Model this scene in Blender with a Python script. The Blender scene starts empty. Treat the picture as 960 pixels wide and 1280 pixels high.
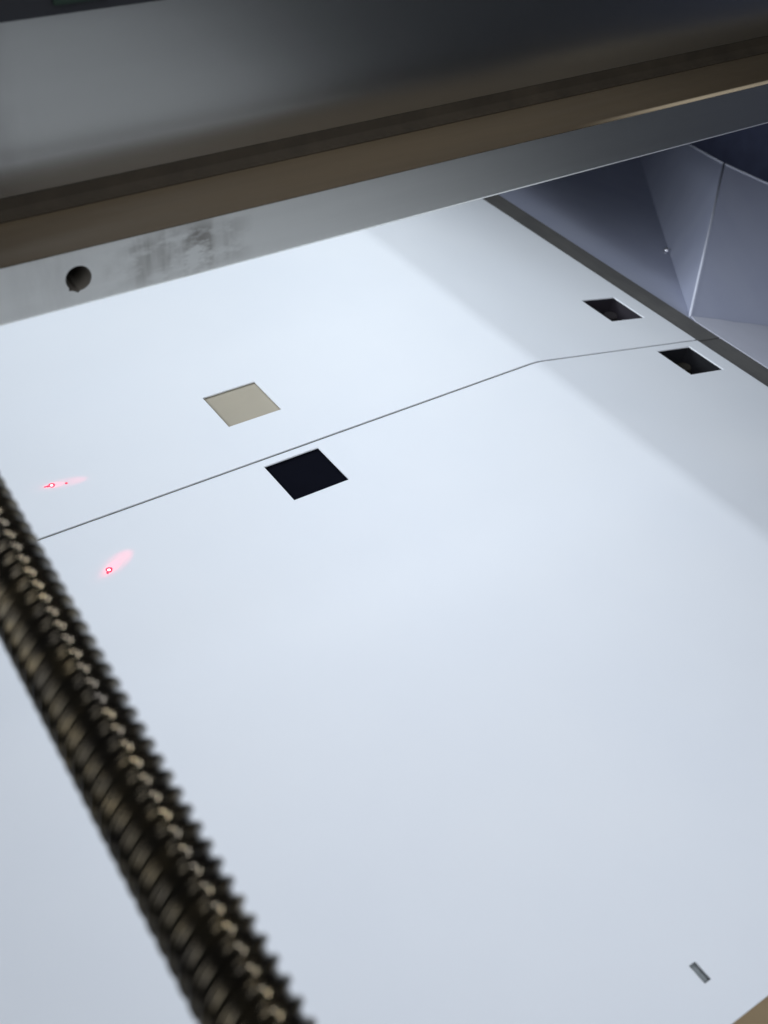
import bpy, bmesh, math, random
from mathutils import Vector, Matrix

random.seed(7)
S = 0.4                                   # metres per model unit (the camera is one unit above the sheet)
scene = bpy.context.scene
C = scene.collection

# ------------------------------------------------------------------ camera
cam_data = bpy.data.cameras.new("camera")
cam = bpy.data.objects.new("camera", cam_data)
C.objects.link(cam)
cam.location = (0, 0, 1.0 * S)
cam.rotation_euler = (math.radians(48.79682), math.radians(-3.31702), math.radians(-34.12771))
cam_data.sensor_fit = 'AUTO'
cam_data.sensor_width = 36.0
cam_data.lens = 1419.25 / 1280 * 36.0
cam_data.clip_start = 0.01
cam_data.clip_end = 50
cam_data.dof.use_dof = True
cam_data.dof.focus_distance = 1.55 * S
cam_data.dof.aperture_fstop = 13.0
scene.camera = cam

# ------------------------------------------------------------------ world, lamps, exposure
w = bpy.data.worlds.new("World")
scene.world = w
w.use_nodes = True
w.node_tree.nodes["Background"].inputs[0].default_value = (0.62, 0.74, 1.0, 1)
w.node_tree.nodes["Background"].inputs[1].default_value = 0.015
scene.view_settings.view_transform = 'Standard'
scene.view_settings.look = 'None'
scene.view_settings.exposure = 0.14
scene.view_settings.gamma = 1.0


def area(name, loc, aim, sx, sy, power, color, spread, long_axis=(0, 1, 0)):
    l = bpy.data.lights.new(name, 'AREA')
    l.shape = 'RECTANGLE'
    l.size, l.size_y = sx * S, sy * S
    l.energy = power
    l.color = color
    l.spread = math.radians(spread)
    o = bpy.data.objects.new(name, l)
    C.objects.link(o)
    o.location = Vector(loc) * S
    z = (Vector(loc) - Vector(aim)).normalized()
    x = Vector(long_axis).cross(z).normalized()          # size_y runs along long_axis
    y = z.cross(x)
    o.rotation_euler = Matrix((x, y, z)).transposed().to_euler()
    return o


COOL = (0.85, 0.925, 1.0)
SOFT = (0.855, 0.912, 1.0)
area("side_lamp", (-2.30, -1.60, 2.40), (0.80, 0.80, 0.0), 4.60, 4.60, 6.3, SOFT, 60)
area("side_lamp", (-0.55, 1.90, 0.90), (1.00, 1.35, 0.0), 0.40, 0.60, 0.30, COOL, 60)
area("lamp_tube", (0.72, 0.95, 1.15), (0.45, 0.75, 0.0), 0.035, 1.10, 0.57, (0.87, 0.92, 1.0), 140)
area("front_lamp", (0.75, -0.25, 1.25), (0.55, 0.70, 0.0), 0.50, 0.50, 0.22, SOFT, 90)
area("rear_lamp", (1.20, 1.65, 0.70), (1.08, 1.42, 0.0), 0.50, 0.15, 0.29, COOL, 140, (1, 0, 0))
area("rear_lamp", (0.60, 2.20, 1.00), (0.80, 1.20, 0.0), 0.50, 0.40, 0.21, COOL, 120, (1, 0, 0))
area("right_fill", (2.00, 0.0, 1.50), (1.50, 1.0, 0.0), 0.50, 0.50, 0.13, (0.82, 0.90, 1.0), 120)  # fill light added to brighten the chute and the slope


def red_spot(name, loc, aim, deg, power, blend=1.0):
    l = bpy.data.lights.new(name, 'SPOT')
    l.energy = power
    l.color = (1.0, 0.0, 0.06)
    l.spot_size = math.radians(deg)
    l.spot_blend = blend
    l.shadow_soft_size = 0.0002
    o = bpy.data.objects.new(name, l)
    C.objects.link(o)
    o.location = Vector(loc) * S
    o.rotation_euler = (Vector(aim) - Vector(loc)).to_track_quat('-Z', 'Y').to_euler()


red_spot("laser_beam", (0.43, 1.045, 0.045), (0.350, 1.006, 0), 19, 0.046)
red_spot("laser_beam", (0.43, 1.045, 0.045), (0.338, 0.9995, 0), 9, 0.12)
red_spot("laser_beam", (0.45, 1.163, 0.030), (0.356, 1.181, 0), 14, 0.05)
red_spot("laser_beam", (0.43, 1.167, 0.040), (0.337, 1.1845, 0), 8, 0.11)


# ------------------------------------------------------------------ helpers
def obj(name, bm, mat, parent=None, smooth=False):
    me = bpy.data.meshes.new(name)
    bmesh.ops.recalc_face_normals(bm, faces=bm.faces[:])
    for v in bm.verts:
        v.co *= S
    bm.to_mesh(me)
    bm.free()
    me.materials.append(mat)
    if smooth:
        for p in me.polygons:
            p.use_smooth = True
    o = bpy.data.objects.new(name, me)
    C.objects.link(o)
    if parent:
        o.parent = parent
    return o


def tag(o, label=None, cat=None, group=None, kind=None):
    for k, v in (('label', label), ('category', cat), ('group', group), ('kind', kind)):
        if v:
            o[k] = v
    return o


def empty(name, label, cat, group=None):
    o = bpy.data.objects.new(name, None)
    o.empty_display_size = 0.02
    C.objects.link(o)
    return tag(o, label, cat, group)


def box(bm, x0, x1, y0, y1, z0, z1):
    vs = [bm.verts.new((x, y, z)) for x in (x0, x1) for y in (y0, y1) for z in (z0, z1)]
    for f in ((0, 1, 3, 2), (4, 6, 7, 5), (0, 4, 5, 1), (2, 3, 7, 6), (0, 2, 6, 4), (1, 5, 7, 3)):
        bm.faces.new([vs[i] for i in f])


def bevel(o, width, seg=2, angle=35):
    m = o.modifiers.new("bevel", 'BEVEL')
    m.width = width * S
    m.segments = seg
    m.limit_method = 'ANGLE'
    m.angle_limit = math.radians(angle)
    return m


class Mat:
    def __init__(self, name, color, rough=0.5, metal=0.0, spec=0.5):
        self.m = bpy.data.materials.new(name)
        self.m.use_nodes = True
        self.t = self.m.node_tree
        self.b = self.t.nodes["Principled BSDF"]
        self.b.inputs["Base Color"].default_value = (*color, 1)
        self.b.inputs["Roughness"].default_value = rough
        self.b.inputs["Metallic"].default_value = metal
        self.b.inputs["Specular IOR Level"].default_value = spec
        self.co = self.t.nodes.new("ShaderNodeTexCoord").outputs["Object"]

    def node(self, kind, **kw):
        n = self.t.nodes.new(kind)
        for k, v in kw.items():
            setattr(n, k, v)
        return n

    def link(self, a, b):
        self.t.links.new(a, b)

    def noise(self, scale, detail=4, rough=0.55, stretch=None):
        n = self.node("ShaderNodeTexNoise")
        n.inputs["Scale"].default_value = scale
        n.inputs["Detail"].default_value = detail
        n.inputs["Roughness"].default_value = rough
        if stretch:
            mp = self.node("ShaderNodeMapping")
            mp.inputs["Scale"].default_value = stretch
            self.link(self.co, mp.inputs["Vector"])
            self.link(mp.outputs[0], n.inputs["Vector"])
        else:
            self.link(self.co, n.inputs["Vector"])
        return n.outputs["Fac"]

    def ramp(self, fac, stops):
        r = self.node("ShaderNodeValToRGB")
        el = r.color_ramp.elements
        while len(el) < len(stops):
            el.new(0.5)
        for e, (p, c) in zip(el, stops):
            e.position = p
            e.color = (*c, 1) if len(c) == 3 else c
        self.link(fac, r.inputs[0])
        return r.outputs[0]

    def mix(self, fac, a, b):
        n = self.node("ShaderNodeMix", data_type='RGBA')
        self.link(fac, n.inputs[0])
        for s, i in ((a, 6), (b, 7)):
            if isinstance(s, tuple):
                n.inputs[i].default_value = (*s, 1)
            else:
                self.link(s, n.inputs[i])
        return n.outputs[2]

    def color(self, sock):
        self.link(sock, self.b.inputs["Base Color"])

    def rough(self, fac, lo, hi):
        n = self.node("ShaderNodeMapRange")
        n.inputs["To Min"].default_value = lo
        n.inputs["To Max"].default_value = hi
        n.inputs["From Min"].default_value = 0.3
        n.inputs["From Max"].default_value = 0.7
        self.link(fac, n.inputs["Value"])
        self.link(n.outputs[0], self.b.inputs["Roughness"])

    def bump(self, fac, strength, dist=0.0005):
        n = self.node("ShaderNodeBump")
        n.inputs["Strength"].default_value = strength
        n.inputs["Distance"].default_value = dist
        self.link(fac, n.inputs["Height"])
        self.link(n.outputs[0], self.b.inputs["Normal"])


# ------------------------------------------------------------------ materials
def m_white():
    m = Mat("white_paint", (0.78, 0.80, 0.83), 0.5, 0, 0.35)
    big = m.noise(9, 3)
    m.color(m.ramp(big, [(0.3, (0.765, 0.79, 0.825)), (0.7, (0.79, 0.81, 0.835))]))
    m.rough(m.noise(30, 4), 0.46, 0.56)
    m.bump(m.noise(900, 2), 0.04, 0.0002)
    return m.m


def m_strip():
    m = Mat("dark_strip", (0.055, 0.055, 0.056), 0.5)
    m.color(m.ramp(m.noise(40, 5), [(0.3, (0.10, 0.097, 0.094)), (0.7, (0.13, 0.126, 0.118))]))
    m.rough(m.noise(120, 4, stretch=(1, .1, 1)), 0.42, 0.6)
    return m.m


def m_alu():
    m = Mat("brushed_aluminium", (0.30, 0.31, 0.305), 0.3, 1.0)
    streak = m.noise(60, 6, 0.6, stretch=(0.05, 1, 1))
    base = m.ramp(streak, [(0.3, (0.64, 0.635, 0.60)), (0.7, (0.71, 0.705, 0.665))])
    # rubbed dirt: a patch with its own ragged shape beside the bolt hole, on the lip
    sep = m.node("ShaderNodeSeparateXYZ")
    m.link(m.co, sep.inputs[0])

    def band(out, c, half, soft):
        a = m.node("ShaderNodeMath", operation='SUBTRACT'); m.link(out, a.inputs[0]); a.inputs[1].default_value = c
        b = m.node("ShaderNodeMath", operation='ABSOLUTE'); m.link(a.outputs[0], b.inputs[0])
        r = m.node("ShaderNodeMapRange"); m.link(b.outputs[0], r.inputs[0])
        r.inputs[1].default_value = half + soft; r.inputs[2].default_value = half - soft
        return r.outputs[0]

    def mul(a, b):
        n = m.node("ShaderNodeMath", operation='MULTIPLY'); m.link(a, n.inputs[0]); m.link(b, n.inputs[1])
        return n.outputs[0]

    patch = mul(band(sep.outputs[0], 0.432 * S, 0.060 * S, 0.03 * S), mul(band(sep.outputs[2], 0.433 * S, 0.026 * S, 0.010 * S), band(sep.outputs[1], 0.94 * S, 0.03 * S, 0.002 * S)))
    blot = m.ramp(m.noise(95, 5, 0.65, stretch=(0.55, 1, 1.3)), [(0.40, (0, 0, 0)), (0.54, (1, 1, 1))])
    vert = m.ramp(m.noise(150, 3, 0.5, stretch=(1, .1, .12)), [(0.38, (0.35,) * 3), (0.58, (1, 1, 1))])
    mask = mul(mul(patch, blot), vert)
    halo = mul(band(sep.outputs[0], 0.30 * S, 0.028 * S, 0.02 * S), m.ramp(m.noise(70, 4, 0.6, stretch=(1, 1, .3)), [(0.35, (0, 0, 0)), (0.6, (.55, .55, .55))]))
    c1 = m.mix(mask, base, (0.29, 0.275, 0.25))
    m.color(m.mix(halo, c1, (0.5, 0.49, 0.465)))
    lipz = m.node("ShaderNodeMapRange")
    m.link(sep.outputs[2], lipz.inputs[0])
    lipz.inputs[1].default_value = 0.461 * S; lipz.inputs[2].default_value = 0.463 * S
    lipz.inputs[3].default_value = 0.38; lipz.inputs[4].default_value = 0.27
    m.link(lipz.outputs[0], m.b.inputs["Roughness"])
    m.bump(m.noise(500, 3, 0.6, stretch=(0.03, 1, 1)), 0.008, 0.0001)
    return m.m


def m_brown():
    """brown film on the ledge, its front edge painted pale as a highlight towards the right end"""
    m = Mat("brown_film", (0.10, 0.072, 0.043), 0.5)
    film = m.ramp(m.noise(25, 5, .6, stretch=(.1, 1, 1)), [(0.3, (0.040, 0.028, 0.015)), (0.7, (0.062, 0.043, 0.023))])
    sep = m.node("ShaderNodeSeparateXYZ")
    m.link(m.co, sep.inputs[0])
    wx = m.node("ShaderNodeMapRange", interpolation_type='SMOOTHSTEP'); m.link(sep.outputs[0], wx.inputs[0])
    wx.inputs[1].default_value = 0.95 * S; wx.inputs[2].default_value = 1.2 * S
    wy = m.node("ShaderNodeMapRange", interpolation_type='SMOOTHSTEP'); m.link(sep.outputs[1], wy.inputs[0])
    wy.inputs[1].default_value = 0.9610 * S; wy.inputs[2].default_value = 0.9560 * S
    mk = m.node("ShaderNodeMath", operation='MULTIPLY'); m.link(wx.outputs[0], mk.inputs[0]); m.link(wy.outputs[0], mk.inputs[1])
    m.color(m.mix(mk.outputs[0], film, (0.45, 0.36, 0.24)))  # pale edge colour puts the lip's highlight in
    m.rough(m.noise(60, 4, stretch=(.1, 1, 1)), 0.5, 0.62)
    m.b.inputs["Specular IOR Level"].default_value = 0.25
    return m.m


def m_screw():
    m = Mat("oiled_steel", (0.2, 0.18, 0.15), 0.3, 0.9)
    m.color(m.ramp(m.noise(120, 5, .65), [(0.30, (0.040, 0.036, 0.032)), (0.52, (0.078, 0.065, 0.044)), (0.78, (0.19, 0.145, 0.078))]))
    m.rough(m.noise(200, 4), 0.09, 0.19)
    return m.m


def m_grey():
    m = Mat("grey_blue_paint", (0.4, 0.41, 0.48), 0.5)
    m.color(m.ramp(m.noise(20, 5), [(0.3, (0.43, 0.455, 0.575)), (0.7, (0.47, 0.495, 0.605))]))
    m.bump(m.noise(700, 2), 0.05, 0.0002)
    return m.m


def m_plain(name, c, r=0.5, metal=0.0, vary=0.12, scale=40):
    m = Mat(name, c, r, metal)
    lo = tuple(x * (1 - vary) for x in c)
    hi = tuple(min(1, x * (1 + vary)) for x in c)
    m.color(m.ramp(m.noise(scale, 4), [(0.3, lo), (0.7, hi)]))
    return m.m


def m_wood():
    m = Mat("brown_board", (0.3, 0.24, 0.16), 0.55)
    m.color(m.ramp(m.noise(30, 6, .6, stretch=(1, .15, 1)), [(0.3, (0.33, 0.245, 0.14)), (0.7, (0.43, 0.32, 0.19))]))
    return m.m


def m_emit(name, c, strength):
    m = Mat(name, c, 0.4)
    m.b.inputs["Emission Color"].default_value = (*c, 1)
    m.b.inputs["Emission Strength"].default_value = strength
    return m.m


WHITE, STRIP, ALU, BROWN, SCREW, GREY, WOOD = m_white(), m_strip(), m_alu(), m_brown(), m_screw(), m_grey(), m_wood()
TAN = m_plain("tan_plate", (0.365, 0.325, 0.25), 0.5, 0, 0.05, 25)
BLACK = m_plain("black_plastic", (0.012, 0.012, 0.014), 0.4)
DARKBOX = m_plain("dark_violet_plastic", (0.026, 0.022, 0.028), 0.5)
GLASS = m_plain("black_glass", (0.0035, 0.004, 0.0075), 0.8)
NAVY = m_plain("dark_blue_panel", (0.11, 0.125, 0.20), 0.6)
GREEN = m_plain("green_circuit_board", (0.006, 0.017, 0.009), 0.45)
STEEL = m_plain("bright_steel", (0.62, 0.62, 0.66), 0.3, 0.9)
GLASS.node_tree.nodes["Principled BSDF"].inputs["Specular IOR Level"].default_value = 0.03
SLOTGREY = m_plain("slot_metal", (0.26, 0.28, 0.285), 0.5, 0.0, 0.2, 300)
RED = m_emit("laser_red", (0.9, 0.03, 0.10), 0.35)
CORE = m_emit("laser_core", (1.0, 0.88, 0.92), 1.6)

# ------------------------------------------------------------------ setting
bm = bmesh.new(); box(bm, -1.2, 1.50, -1.2, 3.2, -0.22, -0.19)
tag(obj("base_board", bm, WOOD), kind='structure')
bm = bmesh.new(); box(bm, -1.2, 1.4, -1.9, -0.10, -0.10, -0.06)
tag(obj("front_reflector", bm, WHITE), kind='structure')  # unseen white plate added for the beam's upper face to reflect
bm = bmesh.new(); box(bm, 3.4, 3.45, -1.0, 4.0, -1.6, 0.25)
box(bm, 1.2, 3.399, 3.6, 3.65, -1.6, 0.25)
tag(obj("enclosure_wall", bm, NAVY), "dark navy panel beyond the rim of the grey metal chute", None, kind='structure')

# ------------------------------------------------------------------ white sheets
XB, YS, TH = 1.105994, 1.093385, 0.203973
ARC = 0.032
R = ARC / TH


def surf(s, y, z=0.0):
    """point on the bent sheet: s is the way along X measured from the bend, z the height above its face"""
    T = R * math.tan(TH / 2)
    if s <= -ARC / 2:
        d = -s - ARC / 2
        return Vector((XB - T - d, y, z))
    if s >= ARC / 2:
        d = s - ARC / 2 + T
        return Vector((XB + d * math.cos(TH) + z * math.sin(TH), y, -d * math.sin(TH) + z * math.cos(TH)))
    a = (s + ARC / 2) / R
    return Vector((XB - T + (R + z) * math.sin(a), y, -R + (R + z) * math.cos(a)))


THICK = 0.0026
US, UE = 0.40174, 0.47216


def sheet(y0, y1, holes):
    ss = {-1.7, -ARC / 2, ARC / 2, US}
    for i in range(1, 20):
        ss.add(-ARC / 2 + ARC * i / 20)
    ys = {y0, y1}
    for (s, y, ww, ll) in holes:
        ss |= {s - ww / 2, s + ww / 2}
        ys |= {y - ll / 2, y + ll / 2}
    ss, ys = sorted(ss), sorted(ys)
    bm = bmesh.new()
    top = {(i, j): bm.verts.new(surf(s, y)) for i, s in enumerate(ss) for j, y in enumerate(ys)}
    bot = {(i, j): bm.verts.new(surf(s, y, -THICK)) for i, s in enumerate(ss) for j, y in enumerate(ys)}
    solid = {}
    for i in range(len(ss) - 1):
        for j in range(len(ys) - 1):
            cs, cy = (ss[i] + ss[i + 1]) / 2, (ys[j] + ys[j + 1]) / 2
            solid[i, j] = not any(abs(cs - h[0]) < h[2] / 2 and abs(cy - h[1]) < h[3] / 2 for h in holes)
    for (i, j), ok in solid.items():
        if not ok:
            continue
        q = [(i, j), (i + 1, j), (i + 1, j + 1), (i, j + 1)]
        bm.faces.new([top[k] for k in q])
        bm.faces.new([bot[k] for k in reversed(q)])
        for (di, dj), (a, b) in (((0, -1), (q[0], q[1])), ((1, 0), (q[1], q[2])), ((0, 1), (q[2], q[3])), ((-1, 0), (q[3], q[0]))):
            if not solid.get((i + di, j + dj), False):
                bm.faces.new([top[b], top[a], bot[a], bot[b]])
    for v in [v for v in bm.verts if not v.link_faces]:
        bm.verts.remove(v)
    return bm


def strip_mesh(y0, y1):
    bm = bmesh.new()
    pr = [(US + 0.0006, -0.0035), (UE, -0.0035), (UE, -0.012), (US + 0.0006, -0.012)]
    a = [bm.verts.new(surf(s, y0, z)) for s, z in pr]
    b = [bm.verts.new(surf(s, y1, z)) for s, z in pr]
    bm.faces.new(a); bm.faces.new(b[::-1])
    for i in range(4):
        j = (i + 1) % 4
        bm.faces.new([a[i], b[i], b[j], a[j]])
    return bm


def well_mesh(s, y, ww, ll, depth):
    """open box hanging under an opening"""
    bm = bmesh.new()
    g = 0.0025
    z0 = -THICK - 0.0008
    ring = [(s - ww / 2 - g, y - ll / 2 - g), (s + ww / 2 + g, y - ll / 2 - g), (s + ww / 2 + g, y + ll / 2 + g), (s - ww / 2 - g, y + ll / 2 + g)]
    a = [bm.verts.new(surf(p, q, z0)) for p, q in ring]
    b = [bm.verts.new(surf(p, q, z0 - depth)) for p, q in ring]
    bm.faces.new(b)
    for i in range(4):
        j = (i + 1) % 4
        bm.faces.new([a[i], a[j], b[j], b[i]])
    return bm


def plate_mesh(s, y, ww, ll, z0, z1):
    bm = bmesh.new()
    ring = [(s - ww / 2, y - ll / 2), (s + ww / 2, y - ll / 2), (s + ww / 2, y + ll / 2), (s - ww / 2, y + ll / 2)]
    a = [bm.verts.new(surf(p, q, z0)) for p, q in ring]
    b = [bm.verts.new(surf(p, q, z1)) for p, q in ring]
    bm.faces.new(a); bm.faces.new(b[::-1])
    for i in range(4):
        j = (i + 1) % 4
        bm.faces.new([a[i], a[j], b[j], b[i]])
    return bm


GAP = 0.0037
W, L = 0.08777, 0.08212
h1 = (0.6445 - XB, 1.2242, W, L)
h2 = (0.6430 - XB, 1.0371, W, L)
h3 = (0.3142, 1.2273, W, L)
h4 = (0.3180, 1.0350, W, L)
slot = (0.5800 - XB, 0.2270, 0.0085, 0.0205)

rear = obj("sheet_panel", sheet(YS + GAP / 2, 2.6, [h1, h3]), WHITE)
bevel(rear, 0.0005, 2)
tag(rear, "rear white bent sheet panel, with the tan square, lying under the beam", "sheet panel")
tag(obj("edge_strip", strip_mesh(YS + GAP / 2, 2.6), STRIP, rear), "dark grey strip along the sloping edge")
tag(obj("backing_plate", plate_mesh(h1[0], h1[1], W + 0.02, L + 0.02, -0.0036, -0.007), TAN, rear), "tan plate closing the square opening")
wl = obj("well", well_mesh(*h3, 0.07), DARKBOX, rear)
tag(wl, "dark box under the square opening on the slope")
bm = bmesh.new()
bmesh.ops.create_cone(bm, cap_ends=True, segments=24, radius1=0.017, radius2=0.013, depth=0.03)
bmesh.ops.translate(bm, verts=bm.verts[:], vec=surf(h3[0] + 0.020, h3[1] + 0.014, -0.036))
obj("stud", bm, m_plain("dull_metal", (0.028, 0.023, 0.025), 0.5, 0.3), wl)

front = obj("sheet_panel", sheet(0.177, YS - GAP / 2, [h2, h4, slot]), WHITE)
bevel(front, 0.0006, 2)
tag(front, "front white bent sheet panel, with the black square hole and a tiny slot", "sheet panel")
tag(obj("edge_strip", strip_mesh(0.177, YS - GAP / 2), STRIP, front), "dark grey strip along the sloping edge")
tag(obj("backing_plate", plate_mesh(h2[0], h2[1], W + 0.02, L + 0.02, -0.0045, -0.008), GLASS, front), "black glossy plate closing the square hole")
wl = obj("well", well_mesh(*h4, 0.07), BLACK, front)
tag(wl, "dark box under the square opening on the slope")
bm = bmesh.new()
bmesh.ops.create_cone(bm, cap_ends=True, segments=24, radius1=0.016, radius2=0.012, depth=0.03)
bmesh.ops.translate(bm, verts=bm.verts[:], vec=surf(h4[0] + 0.018, h4[1] + 0.016, -0.038))
obj("stud", bm, m_plain("brown_stud", (0.016, 0.013, 0.008), 0.5), wl)
tag(obj("slot_liner", plate_mesh(*slot[:2], 0.02, 0.03, -0.0055, -0.009), SLOTGREY, front), "grey metal seen in the small slot")

# ------------------------------------------------------------------ laser dots
def laser_dot(x, y, label, tail):  # the laser's light on the sheet, built as small glowing meshes
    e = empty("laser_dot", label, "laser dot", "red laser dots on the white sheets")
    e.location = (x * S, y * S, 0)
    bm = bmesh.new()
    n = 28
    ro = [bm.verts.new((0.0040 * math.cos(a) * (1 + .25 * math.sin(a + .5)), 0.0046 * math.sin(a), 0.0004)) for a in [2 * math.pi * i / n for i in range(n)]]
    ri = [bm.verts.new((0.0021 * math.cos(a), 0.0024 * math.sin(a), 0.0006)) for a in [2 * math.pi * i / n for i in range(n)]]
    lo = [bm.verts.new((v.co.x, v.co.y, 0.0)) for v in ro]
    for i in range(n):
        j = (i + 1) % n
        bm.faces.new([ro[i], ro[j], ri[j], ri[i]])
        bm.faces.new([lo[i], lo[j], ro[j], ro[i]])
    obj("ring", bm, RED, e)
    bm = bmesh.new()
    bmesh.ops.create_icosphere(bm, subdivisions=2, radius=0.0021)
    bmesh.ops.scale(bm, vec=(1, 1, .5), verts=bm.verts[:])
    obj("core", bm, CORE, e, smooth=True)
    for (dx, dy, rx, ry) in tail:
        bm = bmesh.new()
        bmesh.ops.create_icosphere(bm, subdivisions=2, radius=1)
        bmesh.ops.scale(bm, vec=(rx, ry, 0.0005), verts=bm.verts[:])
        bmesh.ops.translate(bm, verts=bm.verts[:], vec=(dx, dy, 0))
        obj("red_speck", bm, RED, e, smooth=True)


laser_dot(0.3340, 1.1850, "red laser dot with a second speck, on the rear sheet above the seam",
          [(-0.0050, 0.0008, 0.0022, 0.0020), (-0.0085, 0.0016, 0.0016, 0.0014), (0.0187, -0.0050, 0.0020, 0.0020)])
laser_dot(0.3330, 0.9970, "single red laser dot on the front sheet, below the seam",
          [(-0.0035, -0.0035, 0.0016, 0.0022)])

# ------------------------------------------------------------------ aluminium beam
YB, ZB, ZT, YL, ZTOP = 0.9524, 0.400, 0.4620, 1.0504, 0.6423
X0, X1 = -0.35, 2.6


def beam_mesh():
    """extruded profile; the lip's face has a bored hole with a chipped rim"""
    bm = bmesh.new()
    ch = 0.0045
    cove = [(YL - 0.017, ZT), (YL - 0.013, ZT - 0.016), (YL, ZT - 0.016)]
    prof = [(YB, ZB + ch), (YB, ZT - 0.0010), (YB + 0.0010, ZT), (YB + 0.020, ZT)] + cove + \
           [(YL, ZTOP), (YL + 0.05, ZTOP), (YL + 0.05, ZB), (YB + ch, ZB)]
    a = [bm.verts.new((X0, y, z)) for y, z in prof]
    b = [bm.verts.new((X1, y, z)) for y, z in prof]
    bm.faces.new(a); bm.faces.new(b[::-1])
    n = len(prof)
    for i in range(1, n):
        j = (i + 1) % n
        bm.faces.new([a[i], b[i], b[j], a[j]])
    # front face of the lip, split round the hole
    hx, hz, hr = 0.3287, 0.4318, 0.0132
    x0, x1, z0, z1 = hx - 0.024, hx + 0.024, ZB + ch, ZT - 0.0010
    sq = {k: bm.verts.new((x, YB, z)) for k, (x, z) in {'a': (x0, z0), 'b': (x1, z0), 'c': (x1, z1), 'd': (x0, z1)}.items()}
    bm.faces.new([a[0], sq['a'], sq['d'], a[1]])
    bm.faces.new([sq['b'], b[0], b[1], sq['c']])
    m = 48
    ring, back = [], []
    for i in range(m):
        t = 2 * math.pi * i / m + math.pi / 4
        r = hr
        if 3.75 < t % (2 * math.pi) < 4.75:
            r *= 1.0 + 0.22 * abs(math.sin((t - 3.75) * 6.5)) * (1 if int(t * 9) % 2 else .5)
        ring.append(bm.verts.new((hx + r * math.cos(t), YB, hz + r * math.sin(t))))
        back.append(bm.verts.new((hx + r * .93 * math.cos(t), YB + 0.070, hz + r * .93 * math.sin(t))))
    cs = [sq['c'], sq['d'], sq['a'], sq['b']]
    for k in range(4):
        q = [ring[(k * m // 4 + i) % m] for i in range(m // 4 + 1)]
        bm.faces.new([cs[k], cs[(k + 1) % 4]] + q[::-1])
    bore = bmesh.new()
    ro = [bore.verts.new(v.co + Vector((0, 0.0002, 0))) for v in ring]
    ri = [bore.verts.new(v.co) for v in back]
    for i in range(m):
        j = (i + 1) % m
        bore.faces.new([ro[i], ro[j], ri[j], ri[i]])
    bore.faces.new(ri)
    for v in back:
        bm.verts.remove(v)
    return bm, bore


beam_bm, bore_bm = beam_mesh()
beam = obj("gantry_beam", beam_bm, ALU)
obj("bolt_hole", bore_bm, m_plain("dark_bore", (0.10, 0.088, 0.072), 0.5), beam)  # bore in a darker, browner colour than the beam
tag(beam, "grey aluminium beam with a bolt hole and scuffed lip, across the top", "beam")
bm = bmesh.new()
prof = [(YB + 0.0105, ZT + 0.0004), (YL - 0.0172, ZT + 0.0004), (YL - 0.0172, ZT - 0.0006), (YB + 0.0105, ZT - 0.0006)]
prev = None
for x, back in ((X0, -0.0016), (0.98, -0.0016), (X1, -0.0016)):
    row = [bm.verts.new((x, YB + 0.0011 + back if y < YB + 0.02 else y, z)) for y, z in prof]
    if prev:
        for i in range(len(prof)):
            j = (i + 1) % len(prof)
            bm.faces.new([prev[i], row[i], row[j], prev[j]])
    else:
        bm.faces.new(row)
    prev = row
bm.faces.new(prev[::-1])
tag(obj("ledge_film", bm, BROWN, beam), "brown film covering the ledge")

bm = bmesh.new()
pg = [(YL - 0.0171, ZT - 0.012), (YL - 0.0171, ZT + 0.0016), (YL - 0.0110, ZT + 0.0030), (YL - 0.0050, ZT + 0.0075), (YL - 0.0006, ZT + 0.0170), (YL - 0.0006, ZT - 0.012)]
a = [bm.verts.new((X0, y, z)) for y, z in pg]
b = [bm.verts.new((X1, y, z)) for y, z in pg]
bm.faces.new(a); bm.faces.new(b[::-1])
for i in range(len(pg)):
    j = (i + 1) % len(pg)
    bm.faces.new([a[i], b[i], b[j], a[j]])
SHADE = m_plain("dark_brown_shade", (0.022, 0.0165, 0.0105), 0.8, 0, 0.2, 60)  # added strip; its dark colour puts in the corner's shade
SHADE.node_tree.nodes["Principled BSDF"].inputs["Specular IOR Level"].default_value = 0.15
tag(obj("corner_shade", bm, SHADE, beam), "dark strip put in as the shade along the inner corner")

# unseen plate added behind the beam to shadow the chute
bm = bmesh.new(); box(bm, 1.55, 1.58, 1.42, 2.95, 0.13, 1.25)
box(bm, 1.50, 1.549, YL + 0.052, 1.55, 0.42, 0.60)
obj("shadow_plate", bm, m_plain("dark_grey_steel", (0.05, 0.05, 0.055), 0.5), beam)

# black housing with a circuit board, above the beam's left end
hs = empty("black_housing", "black housing with a bit of green circuit board, above the beam's left end", "housing")
bm = bmesh.new(); box(bm, X0, 0.9, YL - 0.004, YL + 0.16, ZTOP + 0.0015, ZTOP + 0.11)
box(bm, X0, 0.9, YL - 0.0075, YL - 0.0045, ZTOP + 0.0018, ZTOP + 0.109)
obj("case", bm, BLACK, hs)
bm = bmesh.new(); box(bm, 0.37, 0.425, YL - 0.0115, YL - 0.008, ZTOP + 0.0115, ZTOP + 0.07)
obj("circuit_board", bm, GREEN, hs)

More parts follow.
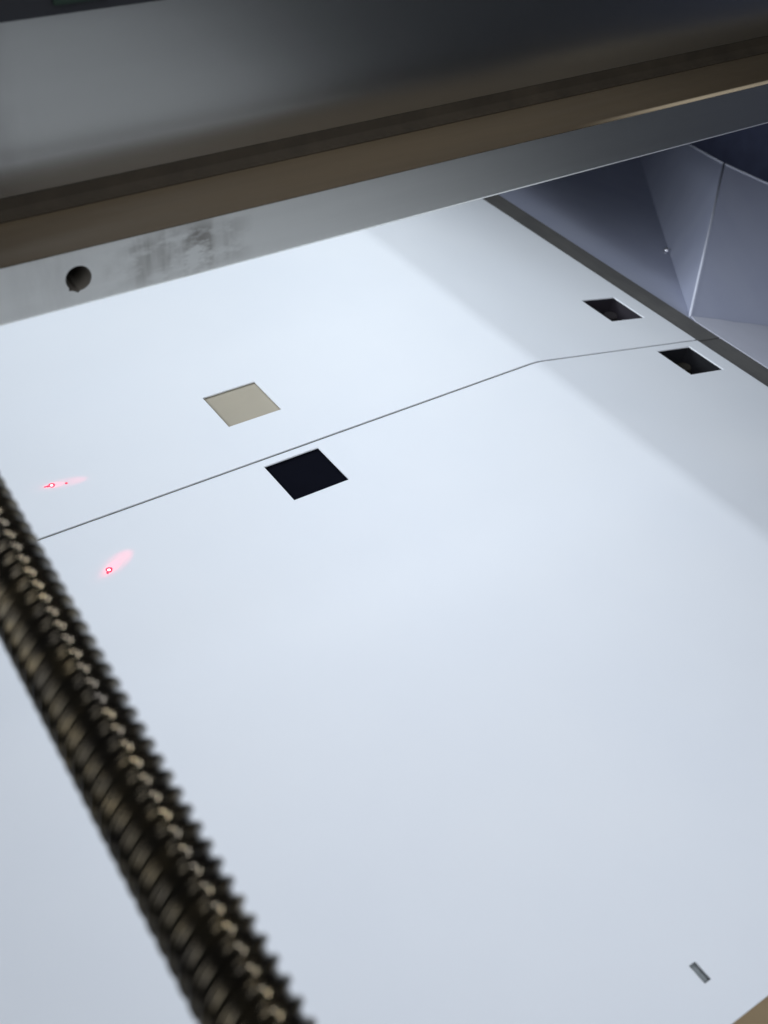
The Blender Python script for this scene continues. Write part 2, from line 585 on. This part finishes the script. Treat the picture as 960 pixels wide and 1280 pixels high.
# ------------------------------------------------------------------ lead screw
def screw_mesh(starts=4, hand=-1):
    rad, depth, pitch = 0.0243, 0.0034, 0.0117
    A = Vector((0.11020, 0.04289, 0.45))
    d = Vector((0.01413, 0.99665, 0.08053)).normalized()
    u = d.cross(Vector((0, 0, 1))).normalized()
    v = u.cross(d)
    t0, t1 = -0.12, 0.905
    # rounded trapezoid profile over one pitch: (part of the pitch, depth below the crest)
    prof = [(0.0, .22), (0.035, .06), (0.08, 0.0), (0.30, 0.0), (0.345, .06), (0.38, .22), (0.50, .85), (0.56, 1.0), (0.82, 1.0), (0.88, .85)]
    seg = 72
    n = len(prof)
    turns = int((t1 - t0) / pitch)
    bm = bmesh.new()
    verts = []
    for k in range(turns):
        for fr, dp in prof:
            row = []
            for i in range(seg):
                ang = 2 * math.pi * i / seg
                ax = t0 + (k + fr + hand * starts * i / seg) * pitch
                r = rad - dp * depth
                row.append(bm.verts.new(A + d * ax + u * (r * math.cos(ang)) + v * (r * math.sin(ang))))
            verts.append(row)
    sh = hand * starts * n
    for q in range(len(verts) - 1):
        for i in range(seg - 1):
            bm.faces.new([verts[q][i], verts[q][i + 1], verts[q + 1][i + 1], verts[q + 1][i]])
        if 0 <= q + sh and q + sh + 1 < len(verts):
            i = seg - 1
            bm.faces.new([verts[q][i], verts[q + sh][0], verts[q + sh + 1][0], verts[q + 1][i]])
    return bm


sc = obj("lead_screw", screw_mesh(), SCREW, smooth=True)
tag(sc, "dark oiled threaded rod running across the lower left corner", "lead screw")

# ------------------------------------------------------------------ metal chute beyond the strip
chute = empty("metal_chute", "blue grey sheet metal chute beyond the dark strip, at the right", "chute")


def panel(name, pts, thick, mat, label=None, bev=0.0012):
    bm = bmesh.new()
    vs = [Vector(p) for p in pts]
    n = (vs[1] - vs[0]).cross(vs[2] - vs[0]).normalized()
    if n.dot(Vector((0, 0, 1)) - vs[0]) < 0:
        n = -n
    a = [bm.verts.new(p) for p in vs]
    b = [bm.verts.new(p - n * thick) for p in vs]
    bm.faces.new(a); bm.faces.new(b[::-1])
    for i in range(len(vs)):
        j = (i + 1) % len(vs)
        bm.faces.new([a[i], a[j], b[j], b[i]])
    o = obj(name, bm, mat, chute)
    bevel(o, bev)
    if label:
        tag(o, label)
    return o


Q = Vector((1.58937, 1.18887, -0.11151))
D = Vector((2.70197, 2.35193, -0.51646))
B = Vector((1.83676, 1.17788, -0.20155))
T2 = Vector((2.0, 1.51443, -0.02092))
T1 = Vector((2.37684, 1.93087, -0.21018))
T3 = Vector((2.14010, 1.48754, -0.08634))
al = math.radians(20)


def floor_pt(x, y):
    return (x, y, -0.103 - math.tan(al) * (x - 1.566))


panel("floor_plate", [floor_pt(1.566, 0.6), floor_pt(3.3, 0.6), floor_pt(3.3, 3.5), floor_pt(1.566, 3.5)], 0.006, GREY)
panel("wall_plate", [Q, Q + (D - Q) * 1.6, T2 + (T1 - T2) * 2.6, T2], 0.006, GREY, "wall turning away behind the beam")
panel("wall_plate", [Q, T2, T2 + (T3 - T2) * 5, Q + (B - Q) * 5], 0.006, GREY, "wall facing up towards the front")
def fl(p, lift=0.004):
    x, y, z = floor_pt(p.x, p.y)
    return Vector((x, y, z + lift))


B4 = Q + (B - Q) * 5
jag = [fl(Q + (B4 - Q) * t + Vector((0, dy, 0))) for t, dy in ((0.0, -0.004), (0.07, -0.003), (0.10, -0.007), (0.15, -0.005), (0.22, -0.008), (0.30, -0.004), (1.0, -0.006))]
panel("flange", [fl(Vector((1.572, 0.62, 0)))] + [fl(Vector((1.575, 1.16, 0)))] + jag + [fl(Vector((B4.x, 0.62, 0)))], 0.003,
      m_plain("pale_lavender_paint", (0.66, 0.67, 0.76), 0.5, 0, 0.04, 20), "paler flange with a ragged edge below the front wall", 0.0006)
PALE = m_plain("glint_paint", (0.60, 0.62, 0.70), 0.45)  # pale colour puts in the light caught along the fold and rims


def rod(name, p, q, r, mat, label):
    bm = bmesh.new()
    ax = q - p
    bmesh.ops.create_cone(bm, cap_ends=True, segments=10, radius1=r, radius2=r, depth=ax.length)
    bmesh.ops.rotate(bm, verts=bm.verts[:], matrix=ax.to_track_quat('Z', 'Y').to_matrix())
    bmesh.ops.translate(bm, verts=bm.verts[:], vec=(p + q) / 2)
    tag(obj(name, bm, mat, chute, smooth=True), label)


rod("fold_glint", Q, T2, 0.0024, PALE, "pale rod added as the highlight where the two walls meet")
rod("rim_glint", T2, T2 + (T1 - T2) * 2.6, 0.0022, PALE, "pale rod added as the highlight on the rim of the rear wall")
rod("rim_glint", T2, T2 + (T3 - T2) * 5, 0.0022, PALE, "pale rod added as the highlight on the rim of the front wall")
bm = bmesh.new()
bmesh.ops.create_uvsphere(bm, u_segments=12, v_segments=8, radius=0.008)
bmesh.ops.translate(bm, verts=bm.verts[:], vec=(1.9267, 1.5521, -0.231))
obj("rivet", bm, STEEL, chute, smooth=True)
